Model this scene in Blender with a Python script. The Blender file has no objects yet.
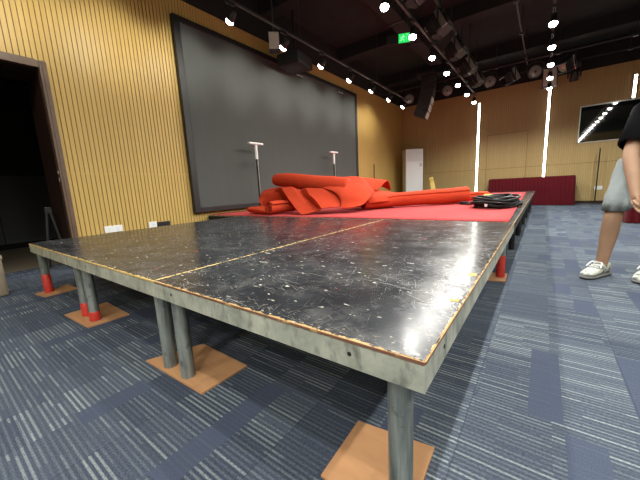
import bpy, bmesh, math, random
from mathutils import Vector, Matrix, noise
random.seed(7)
S = bpy.context.scene
COL = S.collection
PI = math.pi
V = Vector

# ------------------------------------------------------------------ scene settings
S.view_settings.view_transform = 'Standard'
S.view_settings.look = 'None'
S.view_settings.gamma = 1
S.view_settings.use_curve_mapping = False
S.view_settings.exposure = 0.0
S.cycles.use_denoising = True
S.cycles.max_bounces = 8
S.cycles.diffuse_bounces = 4
S.cycles.glossy_bounces = 4
S.cycles.sample_clamp_indirect = 6
S.cycles.caustics_reflective = False
S.cycles.caustics_refractive = False

# ------------------------------------------------------------------ materials
class NT:
    def __init__(s, name):
        s.m = bpy.data.materials.new(name); s.m.use_nodes = True
        s.t = s.m.node_tree; s.n = s.t.nodes; s.l = s.t.links
        s.b = s.n['Principled BSDF']
    def new(s, typ, **kw):
        n = s.n.new(typ)
        for k, v in kw.items(): setattr(n, k, v)
        return n
    def put(s, sock, v):
        if isinstance(v, bpy.types.NodeSocket): s.l.new(v, sock)
        elif v is not None: sock.default_value = v
    def math(s, op, a, b=None, c=None):
        n = s.new('ShaderNodeMath', operation=op)
        s.put(n.inputs[0], a)
        if b is not None: s.put(n.inputs[1], b)
        if c is not None: s.put(n.inputs[2], c)
        return n.outputs[0]
    def mix(s, f, a, b):
        n = s.new('ShaderNodeMix', data_type='RGBA')
        s.put(n.inputs[0], f); s.put(n.inputs[6], a); s.put(n.inputs[7], b)
        return n.outputs[2]
    def noise(s, vec, scale, detail=3, rough=.5):
        n = s.new('ShaderNodeTexNoise')
        s.put(n.inputs['Vector'], vec); n.inputs['Scale'].default_value = scale
        n.inputs['Detail'].default_value = detail; n.inputs['Roughness'].default_value = rough
        return n.outputs[0]
    def ramp(s, f, lo, hi):
        n = s.new('ShaderNodeMapRange'); s.put(n.inputs[0], f)
        n.inputs[1].default_value = lo; n.inputs[2].default_value = hi
        return n.outputs[0]
    def mapping(s, vec, scale=(1, 1, 1), rot=(0, 0, 0), loc=(0, 0, 0)):
        n = s.new('ShaderNodeMapping'); s.put(n.inputs[0], vec)
        n.inputs[1].default_value = loc; n.inputs[2].default_value = rot; n.inputs[3].default_value = scale
        return n.outputs[0]
    def obj(s): return s.new('ShaderNodeTexCoord').outputs['Object']
    def pos(s): return s.new('ShaderNodeNewGeometry').outputs['Position']
    def sep(s, v):
        n = s.new('ShaderNodeSeparateXYZ'); s.put(n.inputs[0], v); return n.outputs
    def comb(s, x, y, z=0.0):
        n = s.new('ShaderNodeCombineXYZ'); s.put(n.inputs[0], x); s.put(n.inputs[1], y); s.put(n.inputs[2], z)
        return n.outputs[0]
    def white(s, v):
        n = s.new('ShaderNodeTexWhiteNoise', noise_dimensions='2D'); s.put(n.inputs['Vector'], v); return n.outputs[0]
    def bump(s, h, strength=.3, dist=.01):
        n = s.new('ShaderNodeBump'); n.inputs['Strength'].default_value = strength
        n.inputs['Distance'].default_value = dist; s.put(n.inputs['Height'], h)
        s.l.new(n.outputs[0], s.b.inputs['Normal'])
    def set(s, col=None, rough=None, metal=None, spec=None):
        s.put(s.b.inputs['Base Color'], col); s.put(s.b.inputs['Roughness'], rough)
        s.put(s.b.inputs['Metallic'], metal); s.put(s.b.inputs['Specular IOR Level'], spec)
        return s.m

def c4(c): return (c[0], c[1], c[2], 1)

def plain(name, col, rough=.6, metal=0.0, var=.12, scale=18, spec=.5):
    t = NT(name); n = t.noise(t.obj(), scale, 4)
    a = tuple(x*(1-var) for x in col); b = tuple(min(1, x*(1+var)) for x in col)
    return t.set(t.mix(n, c4(a), c4(b)), rough, metal, spec)

def glow(name, col, power):
    t = NT(name); t.b.inputs['Base Color'].default_value = c4(col)
    t.b.inputs['Emission Color'].default_value = c4(col); t.b.inputs['Emission Strength'].default_value = power
    n = t.noise(t.obj(), 5, 1)
    return t.set(t.mix(n, c4(col), c4(col)), .4)

def m_slat(name='oak slat', a=(.40, .265, .078), b=(.58, .405, .135), w_=(.44, .285, .080), g_=1.6):
    t = NT(name); p = t.pos(); x, y, z = t.sep(p)[:3]
    u = t.math('ADD', x, y)
    idx = t.math('FLOOR', t.math('DIVIDE', u, .05))
    w = t.white(t.comb(idx, 3.0))
    g = t.noise(t.mapping(p, (60, 60, g_)), 1.0, 5, .6)
    base = t.mix(g, c4(a), c4(b))
    col = t.mix(t.math('MULTIPLY', w, .4), base, c4(w_))
    return t.set(col, .45, spec=.35)

def m_carpet():
    t = NT('striped carpet tile'); p = t.pos(); x, y, z = t.sep(p)[:3]
    ix = t.math('FLOOR', t.math('DIVIDE', x, .25))
    oy = t.math('MULTIPLY', t.white(t.comb(ix, 1.7)), 1.0)
    iy = t.math('FLOOR', t.math('DIVIDE', t.math('ADD', y, oy), .5))
    r = t.white(t.comb(ix, iy)); r2 = t.white(t.comb(t.math('ADD', ix, 31.3), iy))
    sy = t.math('DIVIDE', y, .018)
    si = t.math('FLOOR', sy); f = t.math('FRACT', sy)
    ix2 = t.math('FLOOR', t.math('ADD', t.math('DIVIDE', x, .125), t.math('MULTIPLY', r2, 3)))
    on = t.white(t.comb(si, t.math('ADD', ix2, 7.0)))
    on2 = t.white(t.comb(si, t.math('ADD', ix, 57.0)))
    line = t.ramp(t.math('ABSOLUTE', t.math('SUBTRACT', f, .5)), .30, .12)
    fib = t.noise(p, 330, 2, .8)
    grain = t.noise(t.mapping(p, (110, 260, 1)), 1.0, 2, .7)
    thick = t.math('MULTIPLY', line, t.math('ADD', .28, t.math('MULTIPLY', t.ramp(on2, .40, .85), .72)))
    thick = t.math('MULTIPLY', thick, t.ramp(on, -.05, .4))
    amt = t.math('MULTIPLY', thick, t.ramp(r, -.25, .8))
    amt = t.math('MULTIPLY', amt, t.ramp(grain, .22, .55))
    base = t.mix(r2, c4((.036, .048, .082)), c4((.072, .090, .126)))
    base = t.mix(t.ramp(grain, .30, .72), t.mix(.55, base, c4((.012, .016, .026))), t.mix(.10, base, c4((.3, .34, .36))))
    col = t.mix(t.math('MULTIPLY', amt, .9), base, c4((.300, .350, .350)))
    # plain dark blue patches
    jx = t.math('FLOOR', t.math('DIVIDE', t.math('ADD', x, .03), .105))
    jy = t.math('FLOOR', t.math('DIVIDE', t.math('ADD', y, t.math('MULTIPLY', t.white(t.comb(jx, 9.1)), .8)), .26))
    pt = t.math('LESS_THAN', t.white(t.comb(jx, t.math('ADD', jy, 77.0))), .14)
    patch = t.mix(t.ramp(fib, .3, .7), c4((.030, .040, .068)), c4((.078, .095, .140)))
    col = t.mix(t.math('MULTIPLY', pt, .92), col, patch)
    # seams between tiles
    sx = t.math('ABSOLUTE', t.math('SUBTRACT', t.math('FRACT', t.math('DIVIDE', x, .5)), .5))
    col = t.mix(t.math('MULTIPLY', t.ramp(sx, .493, .5), .5), col, c4((.02, .025, .04)))
    t.bump(t.math('ADD', t.math('MULTIPLY', amt, .6), fib), .6, .004)
    return t.set(col, .95, spec=.12)

def m_deck(name, edgecol, w=1.2, l=2.44, dusty=.0):
    # worn black paint on plywood: object space, x in [-w/2, w/2], y in [0, l]
    t = NT(name); o = t.obj(); x, y, z = t.sep(o)[:3]
    p = t.pos()
    big = t.noise(p, 2.2, 4, .6)
    base = t.mix(t.ramp(big, .35, .7), c4((.013, .014, .017)), c4((.034, .037, .042)))
    scr = None
    for i, (ang, sx, sy, thr) in enumerate(((.5, 9, 330, .72), (-.35, 12, 380, .725), (1.25, 10, 300, .72), (2.3, 14, 420, .72), (.1, 5, 200, .735), (1.8, 6, 240, .735))):
        n = t.noise(t.mapping(t.mapping(p, (1, 1, 1), (0, 0, ang), (i*3.1, 0, 0)), (sx, sy, 1)), 1.0, 1, .5)
        q = t.ramp(n, thr, thr+.05)
        scr = q if scr is None else t.math('MAXIMUM', scr, q)
    patch = t.ramp(t.noise(p, 2.6, 4, .65), .40, .66)
    sc = t.math('MULTIPLY', scr, t.math('ADD', .12, t.math('MULTIPLY', patch, .6)))
    haze = t.math('MULTIPLY', t.ramp(t.noise(t.mapping(p, (1, 1, 1), (0, 0, .6)), 6, 6, .75), .48, .76), .22)
    col = t.mix(haze, base, c4((.26, .26, .245)))
    col = t.mix(sc, col, c4((.40, .40, .37)))
    # flaked chips
    ch = t.ramp(t.noise(t.mapping(p, (1, 2.2, 1), (0, 0, .4)), 24, 2, .5), .705, .72)
    col = t.mix(t.math('MULTIPLY', ch, .9), col, c4((.50, .48, .40)))
    ch3 = t.ramp(t.noise(t.mapping(p, (1, 2.6, 1), (0, 0, -.7), (3, 4, 0)), 13, 3, .55), .715, .73)
    col = t.mix(t.math('MULTIPLY', ch3, .7), col, c4((.34, .34, .28)))
    ch2 = t.ramp(t.noise(t.mapping(p, (1, 1, 1), (0, 0, 0), (5, 9, 2)), 22, 1, .5), .80, .81)
    col = t.mix(ch2, col, c4((.50, .11, .09)))
    # wear along the rim
    ex = t.math('SUBTRACT', w/2, t.math('ABSOLUTE', x))
    ey = t.math('MINIMUM', y, t.math('SUBTRACT', l, y))
    e = t.math('MINIMUM', ex, ey)
    en = t.math('SUBTRACT', e, t.math('MULTIPLY', t.ramp(t.noise(p, 34, 5, .75), .40, .85), .014))
    rim = t.ramp(en, .0030, .0006)
    chipz = t.math('MULTIPLY', t.ramp(e, .09, .0), t.ramp(t.noise(t.mapping(p, (1, 1.6, 1)), 60, 3, .6), .60, .66))
    col = t.mix(t.math('MULTIPLY', chipz, .8), col, c4((.36, .30, .24)))
    col = t.mix(rim, col, c4(edgecol))
    side = t.math('LESS_THAN', t.math('ABSOLUTE', t.sep(t.new('ShaderNodeNewGeometry').outputs['True Normal'])[2]), .5)
    ply = t.mix(t.noise(t.mapping(p, (14, 14, 160)), 1, 3), c4((.12, .050, .036)), c4((.24, .120, .078)))
    if dusty: ply = t.mix(dusty, ply, c4(edgecol))
    col = t.mix(side, col, t.mix(t.math('MULTIPLY', t.ramp(t.noise(p, 16, 4), .60, .66), .7), ply, c4(edgecol)))
    rough = t.math('ADD', t.ramp(t.noise(p, 6, 5, .7), -.25, 3.6), t.math('MULTIPLY', sc, .3))
    rough = t.math('MAXIMUM', t.math('ADD', rough, t.math('MULTIPLY', haze, .5)), t.math('MULTIPLY', side, .7))
    t.bump(t.noise(p, 22, 3, .5), .05, .004)
    return t.set(col, rough, spec=.13)

def m_frame():
    t = NT('worn grey green paint'); p = t.pos()
    a = t.noise(p, 7, 6, .65); b = t.noise(t.mapping(p, (1, 1, .4)), 26, 4, .6)
    col = t.mix(t.ramp(a, .35, .68), c4((.25, .275, .235)), c4((.50, .525, .445)))
    col = t.mix(t.math('MULTIPLY', t.ramp(b, .52, .70), .75), col, c4((.075, .08, .075)))
    rust = t.ramp(t.noise(p, 9, 5, .6), .70, .73)
    col = t.mix(rust, col, c4((.22, .09, .055)))
    return t.set(col, .55, .15, .4)

def m_leg():
    t = NT('galvanised tube'); p = t.pos()
    a = t.noise(t.mapping(p, (30, 30, 2.5)), 1, 5, .65)
    b = t.noise(p, 22, 4, .6)
    col = t.mix(t.ramp(a, .35, .65), c4((.10, .125, .125)), c4((.33, .37, .35)))
    col = t.mix(t.math('MULTIPLY', t.ramp(b, .6, .7), .6), col, c4((.06, .065, .07)))
    return t.set(col, .45, .45, .5)

def m_ply():
    t = NT('bare plywood'); o = t.obj()
    g = t.noise(t.mapping(o, (3, 26, 1), (0, 0, .15)), 1.2, 5, .6)
    col = t.mix(g, c4((.37, .185, .085)), c4((.50, .28, .135)))
    d = t.ramp(t.noise(o, 9, 4), .60, .72)
    col = t.mix(t.math('MULTIPLY', d, .35), col, c4((.25, .12, .06)))
    return t.set(col, .65, spec=.3)

def m_cloth(name, a, b, fine=300, wave=0.0, rough=.9, bumps=.25, sheen=.0, spec=.15):
    t = NT(name); p = t.obj()
    n = t.noise(p, 3.0, 4, .6); f = t.noise(p, fine, 2, .6)
    col = t.mix(n, c4(a), c4(b))
    col = t.mix(t.math('MULTIPLY', f, .25), col, c4(tuple(x*.6 for x in a)))
    t.bump(t.math('ADD', f, t.math('MULTIPLY', t.noise(p, 15, 3, .6), wave*6)) if wave else f, bumps, .003)
    t.b.inputs['Sheen Weight'].default_value = sheen
    return t.set(col, rough, spec=spec)

def m_shoe():
    t = NT('off white mesh shoe'); p = t.obj()
    n = t.noise(t.mapping(p, (1, 1, 1.6)), 26, 3, .6); f = t.noise(p, 300, 2, .6)
    col = t.mix(t.ramp(n, .40, .52), c4((.16, .175, .16)), c4((.56, .59, .52)))
    col = t.mix(t.math('MULTIPLY', f, .3), col, c4((.2, .22, .2)))
    t.bump(f, .4, .003)
    return t.set(col, .8, spec=.2)

def m_stagecarpet():
    t = NT('faded red needlefelt'); p = t.pos()
    n = t.noise(p, 1.6, 5, .6); f = t.noise(p, 160, 3, .7)
    col = t.mix(n, c4((.42, .048, .052)), c4((.56, .088, .085)))
    col = t.mix(t.ramp(f, .35, .7), t.mix(.4, col, c4((.20, .02, .03))), col)
    d = t.ramp(t.noise(t.mapping(p, (1, 5, 1), (0, 0, .5)), 4, 4), .62, .70)
    col = t.mix(t.math('MULTIPLY', d, .35), col, c4((.30, .16, .15)))
    t.bump(f, .3, .004)
    return t.set(col, .95, spec=.12)

def m_screen():
    t = NT('matte charcoal screen'); p = t.pos()
    n = t.noise(t.mapping(p, (1, 9, 1.2)), 1.0, 3)
    col = t.mix(n, c4((.062, .068, .066)), c4((.072, .078, .075)))
    return t.set(col, .75, spec=.25)

def m_ceiling():
    t = NT('black sprayed ceiling'); p = t.pos()
    n = t.noise(p, 2.5, 5, .7); f = t.noise(p, 22, 4, .7)
    col = t.mix(n, c4((.012, .0165, .0165)), c4((.034, .044, .044)))
    col = t.mix(t.math('MULTIPLY', f, .4), col, c4((.040, .047, .046)))
    t.bump(f, .5, .02)
    return t.set(col, .9, spec=.2)

M = dict(
    slat=m_slat(), veneer=m_slat('oak veneer', (.33, .235, .092), (.54, .41, .195), (.40, .285, .12), .9), groove=plain('groove backing', (.15, .088, .026), .8), carpet=m_carpet(), frame=m_frame(), leg=m_leg(), ply=m_ply(),
    deck=m_deck('black stage paint', (.48, .32, .15)),
    deck_y=m_deck('black stage paint yellow rim', (.62, .46, .18), 2.4, 2.44, .75),
    deck_wide=m_deck('black stage paint wide', (.50, .42, .27), 2.235, 2.44),
    screen=m_screen(), ceiling=m_ceiling(), stagecarpet=m_stagecarpet(),
    redroll=m_cloth('orange red carpet backing', (.41, .037, .014), (.52, .058, .021), 260, wave=.5),
    black=plain('satin black', (.012, .012, .013), .45),
    matte=plain('matte black', (.007, .009, .009), .85),
    rubber=plain('black rubber cable', (.005, .006, .0065), .6, spec=.25),
    redtape=plain('red tape', (.50, .035, .025), .45, var=.25, scale=30),
    tapemark=plain('orange tape scrap', (.75, .32, .03), .6),
    gap=plain('dark gap', (.006, .006, .006), .9),
    casing=plain('walnut door casing', (.115, .072, .048), .4, var=.35, scale=9),
    jamb=plain('dark walnut jamb', (.030, .014, .010), .4, var=.3),
    corridor=plain('dim grey partition', (.10, .105, .105), .7),
    corridor_up=plain('dim dark upper wall', (.035, .034, .032), .8),
    tanfloor=plain('tan stone threshold', (.18, .145, .10), .5, var=.25),
    white=plain('white plastic', (.72, .73, .72), .4, var=.03),
    acwhite=plain('white enamel', (.74, .77, .78), .35, var=.03),
    acgrey=plain('pale grey plastic', (.45, .47, .48), .4, var=.05),
    silver=plain('brushed aluminium', (.62, .63, .62), .3, .9, var=.08),
    greymetal=plain('grey painted pipe', (.060, .068, .066), .5, .3),
    palegrey=plain('pale grey cabinet', (.48, .47, .42), .6),
    lens=plain('pale glass lens', (.20, .20, .19), .25, var=.1),
    warmlens=plain('warm glass lens', (.55, .52, .40), .2),
    velvet=m_cloth('maroon velvet', (.066, .003, .006), (.115, .006, .012), 180, sheen=.05),
    yellow=plain('yellow plastic', (.72, .50, .07), .5),
    yellowdull=plain('pale yellow plastic', (.66, .49, .13), .5),
    skin=plain('skin', (.32, .195, .125), .55, var=.12, scale=12, spec=.3),
    shirt=m_cloth('black cotton', (.0035, .0035, .004), (.007, .007, .008), 220, wave=.6, spec=.02),
    denim=m_cloth('pale washed denim', (.15, .18, .19), (.33, .37, .375), 340, wave=1.0, bumps=.45),
    shoe=m_shoe(),
    sole=plain('grey rubber sole', (.16, .165, .16), .7),
    hair=plain('black hair', (.012, .010, .009), .5),
    lips=plain('lips', (.26, .10, .075), .5),
    eyew=plain('eye white', (.7, .68, .65), .3),
    box=plain('beige board', (.20, .165, .115), .8, var=.15),
    lamp=glow('lit lamp', (1.0, .97, .88), 32),
    led=glow('white led strip', (1.0, .98, .90), 14),
    green=glow('green exit panel', (.02, .80, .14), .75),
    greenwhite=glow('exit pictogram pale green', (.35, .95, .50), .9),
)
def m_glass():
    t = NT('dark control room glass'); n = t.noise(t.pos(), 3, 2)
    return t.set(t.mix(n, c4((.006, .010, .010)), c4((.010, .014, .013))), .04, 0.0, 1.0)
M['glass'] = m_glass(); M['glass'].node_tree.nodes['Principled BSDF'].inputs['IOR'].default_value = 2.2

# ------------------------------------------------------------------ mesh builder
class MB:
    def __init__(s): s.v = []; s.f = []; s.mi = []; s.sm = []
    def add(s, vs, fs, mi=0, smooth=False):
        b = len(s.v); s.v += [tuple(v) for v in vs]
        for f in fs: s.f.append(tuple(b+i for i in f)); s.mi.append(mi); s.sm.append(smooth)
    def box(s, lo, hi, mi=0, mat=None):
        (a, b, c), (d, e, f) = lo, hi
        vs = [V(p) for p in ((a,b,c),(d,b,c),(d,e,c),(a,e,c),(a,b,f),(d,b,f),(d,e,f),(a,e,f))]
        if mat: vs = [mat @ v for v in vs]
        s.add(vs, [(3,2,1,0),(4,5,6,7),(0,1,5,4),(1,2,6,5),(2,3,7,6),(3,0,4,7)], mi); return s
    def bbox(s, lo, hi, r=.006, mi=0, mat=None, seg=2):
        bm = bmesh.new(); bmesh.ops.create_cube(bm, size=1)
        lo, hi = V(lo), V(hi); ce = (lo+hi)/2; d = hi-lo
        for v in bm.verts: v.co = V((v.co.x*d.x, v.co.y*d.y, v.co.z*d.z))+ce
        bmesh.ops.bevel(bm, geom=bm.edges[:], offset=r, segments=seg, affect='EDGES', profile=.5)
        bm.verts.index_update()
        s.add([(mat @ v.co) if mat else v.co for v in bm.verts], [[v.index for v in f.verts] for f in bm.faces], mi, False)
        bm.free(); return s
    def loft(s, rings, cap=True, mi=0, smooth=True, closed=True):
        n = len(rings[0]); b = []
        vs = [p for r in rings for p in r]; fs = []
        for i in range(len(rings)-1):
            for j in range(n if closed else n-1):
                k = (j+1) % n
                fs.append((i*n+j, i*n+k, (i+1)*n+k, (i+1)*n+j))
        if cap and closed:
            fs.append(tuple(range(n-1, -1, -1))); fs.append(tuple((len(rings)-1)*n+j for j in range(n)))
        s.add(vs, fs, mi, smooth); return s
    def tube(s, path, rad, n=12, cap=True, mi=0, smooth=True, flat=1.0):
        path = [V(p) for p in path]
        if not hasattr(rad, '__len__'): rad = [rad]*len(path)
        rings = []; up = None
        for i, p in enumerate(path):
            t = (path[min(i+1, len(path)-1)]-path[max(i-1, 0)]).normalized()
            if up is None: up = V((0,0,1)) if abs(t.z) < .9 else V((1,0,0))
            a = t.cross(up).normalized(); up = a.cross(t).normalized()
            rings.append([p+a*math.cos(2*PI*k/n)*rad[i]+up*math.sin(2*PI*k/n)*rad[i]*flat for k in range(n)])
        return s.loft(rings, cap, mi, smooth)
    def cyl(s, p0, p1, r0, r1=None, n=16, cap=True, mi=0): return s.tube([p0, p1], [r0, r0 if r1 is None else r1], n, cap, mi)
    def lathe(s, prof, n=20, mi=0, mat=None, cap=True):
        rings = [[V((r*math.cos(2*PI*k/n), r*math.sin(2*PI*k/n), z)) for k in range(n)] for r, z in prof]
        if mat: rings = [[mat @ v for v in r] for r in rings]
        return s.loft(rings, cap, mi)
    def prism(s, quad, z0, z1, mi=0):
        n = len(quad); vs = [(x, y, z0) for x, y in quad]+[(x, y, z1) for x, y in quad]
        s.add(vs, [tuple(range(n-1, -1, -1)), tuple(range(n, 2*n))]+[(i, (i+1) % n, n+(i+1) % n, n+i) for i in range(n)], mi); return s
    def build(s, name, mats, parent=None, sharp=True):
        me = bpy.data.meshes.new(name); me.from_pydata(s.v, [], s.f)
        for m in (mats if isinstance(mats, (list, tuple)) else [mats]): me.materials.append(M[m])
        for p, i, sm in zip(me.polygons, s.mi, s.sm): p.material_index = i; p.use_smooth = sm
        bm = bmesh.new(); bm.from_mesh(me); bmesh.ops.recalc_face_normals(bm, faces=bm.faces[:])
        for e in bm.edges:
            if sharp and len(e.link_faces) == 2 and e.calc_face_angle(0) > (.9 if sharp is True else sharp): e.smooth = False
        bm.to_mesh(me); bm.free()
        o = bpy.data.objects.new(name, me); COL.objects.link(o)
        if parent: o.parent = parent
        return o

def tag(o, label=None, cat=None, group=None, kind=None):
    if label: o['label'] = label
    if cat: o['category'] = cat
    if group: o['group'] = group
    if kind: o['kind'] = kind
    return o
def thing(name, label, cat, loc=(0,0,0), rotz=0, group=None):
    o = bpy.data.objects.new(name, None); COL.objects.link(o); o.empty_display_size = .1
    o.location = loc; o.rotation_euler = (0, 0, rotz)
    return tag(o, label, cat, group)
def struct(o): o['kind'] = 'structure'; return o
def copy_tree(o, parent=None):
    c = o.copy(); COL.objects.link(c); c.parent = parent
    for ch in list(o.children): copy_tree(ch, c)
    return c
def dup(o, label, loc, rotz=0, group=None, rot=None):
    c = copy_tree(o); c.location = loc; c.rotation_euler = rot or (0, 0, rotz); c['label'] = label
    if group: c['group'] = group
    return c
def frameM(loc, fwd, up=(0,0,1)):
    # local +Y -> fwd, +Z ~ up
    f = V(fwd).normalized(); x = f.cross(V(up)).normalized(); u = x.cross(f)
    m = Matrix((x, f, u)).transposed().to_4x4(); m.translation = V(loc); return m
def area(name, *a): pass

XL, XR, YB, YF = -4.5, 5.3, -6.6, 11.52
ZC = 4.5
# ------------------------------------------------------------------ room shell
b = MB(); b.box((XL-.6, YB, -.1), (XR, YF, 0)); struct(b.build('floor', 'carpet'))
b = MB(); b.box((XL-.2, YB-.1, ZC), (XR+.1, YF+.1, ZC+.1)); struct(b.build('ceiling', 'ceiling'))

def slats(b, org, du, nrm, u0, u1, z0, z1, pitch=.056, gap=.011, dep=.010):
    # vertical slats in a rectangle of a wall plane; nrm points into the room
    org, du, nrm = V(org), V(du), V(nrm)
    P = lambda u, z, d: org+du*u+V((0,0,z))+nrm*d
    k0 = math.floor(u0/pitch); k1 = math.ceil(u1/pitch)
    for k in range(k0, k1):
        a = max(u0, k*pitch); e = min(u1, (k+1)*pitch-gap); g = min(u1, (k+1)*pitch)
        if e > a:
            vs = [P(a,z0,0),P(a,z0,dep),P(e,z0,dep),P(e,z0,0),P(a,z1,0),P(a,z1,dep),P(e,z1,dep),P(e,z1,0)]
            b.add(vs, [(0,1,5,4),(1,2,6,5),(2,3,7,6),(4,5,6,7),(0,3,2,1)], 0)
def wallbox(name, lo, hi, mat): b = MB(); b.box(lo, hi); return struct(b.build(name, mat))

D0, D1, DZ, CW = -.36, .532, 2.333, .071       # doorway in the left wall
b = MB()
for (u0, u1, z0, z1) in ((D1+CW, YF, 0.02, 1.168), (D1+CW, YF, 1.178, 3.8), (YB, D0-CW, 0.02, 1.168), (YB, D0-CW, 1.178, 3.8), (D0-CW, D1+CW, DZ+.08, 3.8)):
    slats(b, (XL-.012, 0, 0), (0,1,0), (1,0,0), u0, u1, z0, z1, pitch=.05, gap=.009)
    b.box((XL-.03, u0, z0), (XL-.012, u1, z1), 1)
for (u0, u1) in ((D1+CW, YF), (YB, D0-CW)): b.box((XL-.03, u0, 1.168), (XL-.002, u1, 1.178), 2)
struct(b.build('wall_left', ['slat', 'groove', 'slat']))
b = MB()
b.box((XL-.15, D1+.02, 0), (XL-.03, YF, ZC)); b.box((XL-.15, YB, 0), (XL-.03, D0-.02, ZC)); b.box((XL-.15, D0-.02, DZ+.02), (XL-.03, D1+.02, ZC))
b.box((XL-.03, YB, 3.8), (XL, YF, ZC))
struct(b.build('wall_left_core', 'matte'))
# far wall, with a concealed door and a control room window
b = MB()
X0, X1 = -1.47, -.33
for (u0, u1, z0, z1) in ((XL, X0-.012, .08, 1.2), (XL, X0-.012, 1.21, 3.8), (X0-.012, X1+.012, 2.342, 3.8), (X1+.012, .93, .08, 1.2), (X1+.012, .93, 1.21, 3.8),
                         (.93, 3.3, .08, 1.2), (.93, 3.3, 1.21, 1.79), (.93, 3.3, 2.82, 3.8), (3.3, XR, .08, 1.2), (3.3, XR, 1.21, 3.8)):
    slats(b, (0, YF+.012, 0), (1,0,0), (0,-1,0), u0, u1, z0, z1, gap=.004, dep=.012)
b.box((XL, YF+.012, 0), (.93, YF+.1, 3.8), 1); b.box((3.3, YF+.012, 0), (XR, YF+.1, 3.8), 1)
b.box((.93, YF+.012, 0), (3.3, YF+.1, 1.8), 1); b.box((.93, YF+.012, 2.81), (3.3, YF+.1, 3.8), 1)
struct(b.build('wall_far', ['veneer', 'groove']))
wallbox('wall_far_upper', (XL, YF, 3.8), (XR, YF+.1, ZC), 'matte')
b = MB(); slats(b, (0, YF+.012, 0), (1,0,0), (0,-1,0), X0, X1, .01, 1.2, gap=.004, dep=.014); slats(b, (0, YF+.012, 0), (1,0,0), (0,-1,0), X0, X1, 1.21, 2.33, gap=.004, dep=.014)
struct(b.build('door_2', 'veneer'))
b = MB(); b.box((XL, YF-.012, 0), (X0-.02, YF+.012, .08)); b.box((X1+.02, YF-.012, 0), (XR, YF+.012, .08)); struct(b.build('baseboard_far', 'jamb'))
b = MB(); b.box((.93, YF+.01, 1.8), (3.3, YF+.025, 2.81)); w = struct(b.build('window_1', 'glass'))
b = MB()
for lo, hi in (((.91, YF-.02, 1.78), (3.32, YF+.02, 1.805)), ((.91, YF-.02, 2.80), (3.32, YF+.02, 2.83)), ((.91, YF-.02, 1.78), (.935, YF+.02, 2.83)), ((3.295, YF-.02, 1.78), (3.32, YF+.02, 2.83))): b.box(lo, hi)
b.build('window_frame', 'silver', w)
# right and back walls (outside the photo, they close the room)
b = MB(); slats(b, (XR+.012, 0, 0), (0,1,0), (-1,0,0), YB, YF, .02, 3.8, pitch=.12); b.box((XR+.012, YB, 0), (XR+.1, YF, 3.8)); struct(b.build('wall_right', 'slat'))
wallbox('wall_right_upper', (XR, YB, 3.8), (XR+.1, YF, ZC), 'matte')
b = MB(); slats(b, (0, YB-.012, 0), (1,0,0), (0,1,0), XL, XR, .02, 3.8, pitch=.12); b.box((XL, YB-.1, 0), (XR, YB-.012, 3.8)); struct(b.build('wall_back', 'slat'))
wallbox('wall_back_upper', (XL, YB-.1, 3.8), (XR, YB, ZC), 'matte')

# doorway: casing, jamb, latch, dim corridor beyond
b = MB()
for y0, y1, z0, z1 in ((D1, D1+CW, 0, DZ+.08), (D0-CW, D0, 0, DZ+.08), (D0, D1, DZ, DZ+.08)):
    b.bbox((XL-.03, y0, z0), (XL+.035, y1, z1), .008)
    b.box((XL+.03, y0+.028, z0), (XL+.042, y1-.028, z1-.0))
dc = struct(b.build('door_1', 'casing'))
b = MB(); b.box((XL-.6, D1-.002, 0), (XL-.03, D1+.03, DZ)); b.box((XL-.6, D0-.03, 0), (XL-.03, D0+.002, DZ)); b.box((XL-.6, D0, DZ-.002), (XL-.03, D1, DZ+.03)); b.build('door_jamb', 'jamb', dc)
b = MB(); b.bbox((XL-.02, D1-.008, 1.165), (XL+.012, D1-.001, 1.205), .002); b.bbox((XL-.02, D1-.008, 1.075), (XL+.012, D1-.001, 1.12), .002); b.build('latch_plate', 'silver', dc)
wallbox('floor_corridor', (-9.2, -3, -.1), (XL-.6, 3.4, -.002), 'tanfloor')
b = MB(); b.box((-7.95, -3, 0), (-7.8, 3.4, 1.35)); b.box((-7.86, -3, 0), (-7.795, 3.4, .10), 2); b.box((-7.95, -3, 1.35), (-7.83, 3.4, 3.1), 1)
for y in (-.4, .35, 1.1): b.box((-7.81, y, .1), (-7.796, y+.012, 1.35), 2)
struct(b.build('wall_corridor', ['corridor', 'corridor_up', 'gap']))
wallbox('ceiling_corridor', (-8, -3, 3.0), (XL-.15, 3.4, 3.1), 'matte')
wallbox('wall_corridor_end', (-8, 3.3, 0), (XL-.15, 3.4, 3.0), 'corridor_up')
wallbox('wall_corridor_near', (-8, -3.1, 0), (XL-.15, -3, 3.0), 'corridor_up')
t = thing('folded_easel', 'black folded stand leaning in the dark doorway beyond the stage', 'stand', (-4.80, .43, 0))
for s in (-1, 1):
    MB().tube([(.0, s*.015, .74), (.02+.03*s, s*.10, .02)], .02, 8).build('leg', 'black', t)
MB().bbox((-.02, -.035, .70), (.02, .035, .78), .006).build('hinge_block', 'black', t)

# black soffits and duct under the ceiling
for i, y in enumerate((1.2, 4.05, 6.9, 9.75)):
    struct(MB().box((XL, y, 4.2), (XR, y+.28, ZC)).build('trim_%d' % (i+1), 'matte'))
t = thing('air_duct', 'long black square ventilation duct under the ceiling left of the middle lamps', 'duct', (-2.37, 0, 0))
MB().bbox((-.15, -3, 3.98), (.15, 8.5, 4.17), .02).build('duct_body', 'matte', t)
for k in range(10): MB().box((-.165, -2.4+k*1.15, 3.965), (.165, -2.36+k*1.15, 4.175)).build('flange', 'black', t)
for k in range(5):
    for sx in (-1, 1): MB().cyl((sx*.13, -1.5+k*2.3, 4.16), (sx*.13, -1.5+k*2.3, ZC), .006, n=6).build('hanger_rod', 'greymetal', t)

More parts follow.
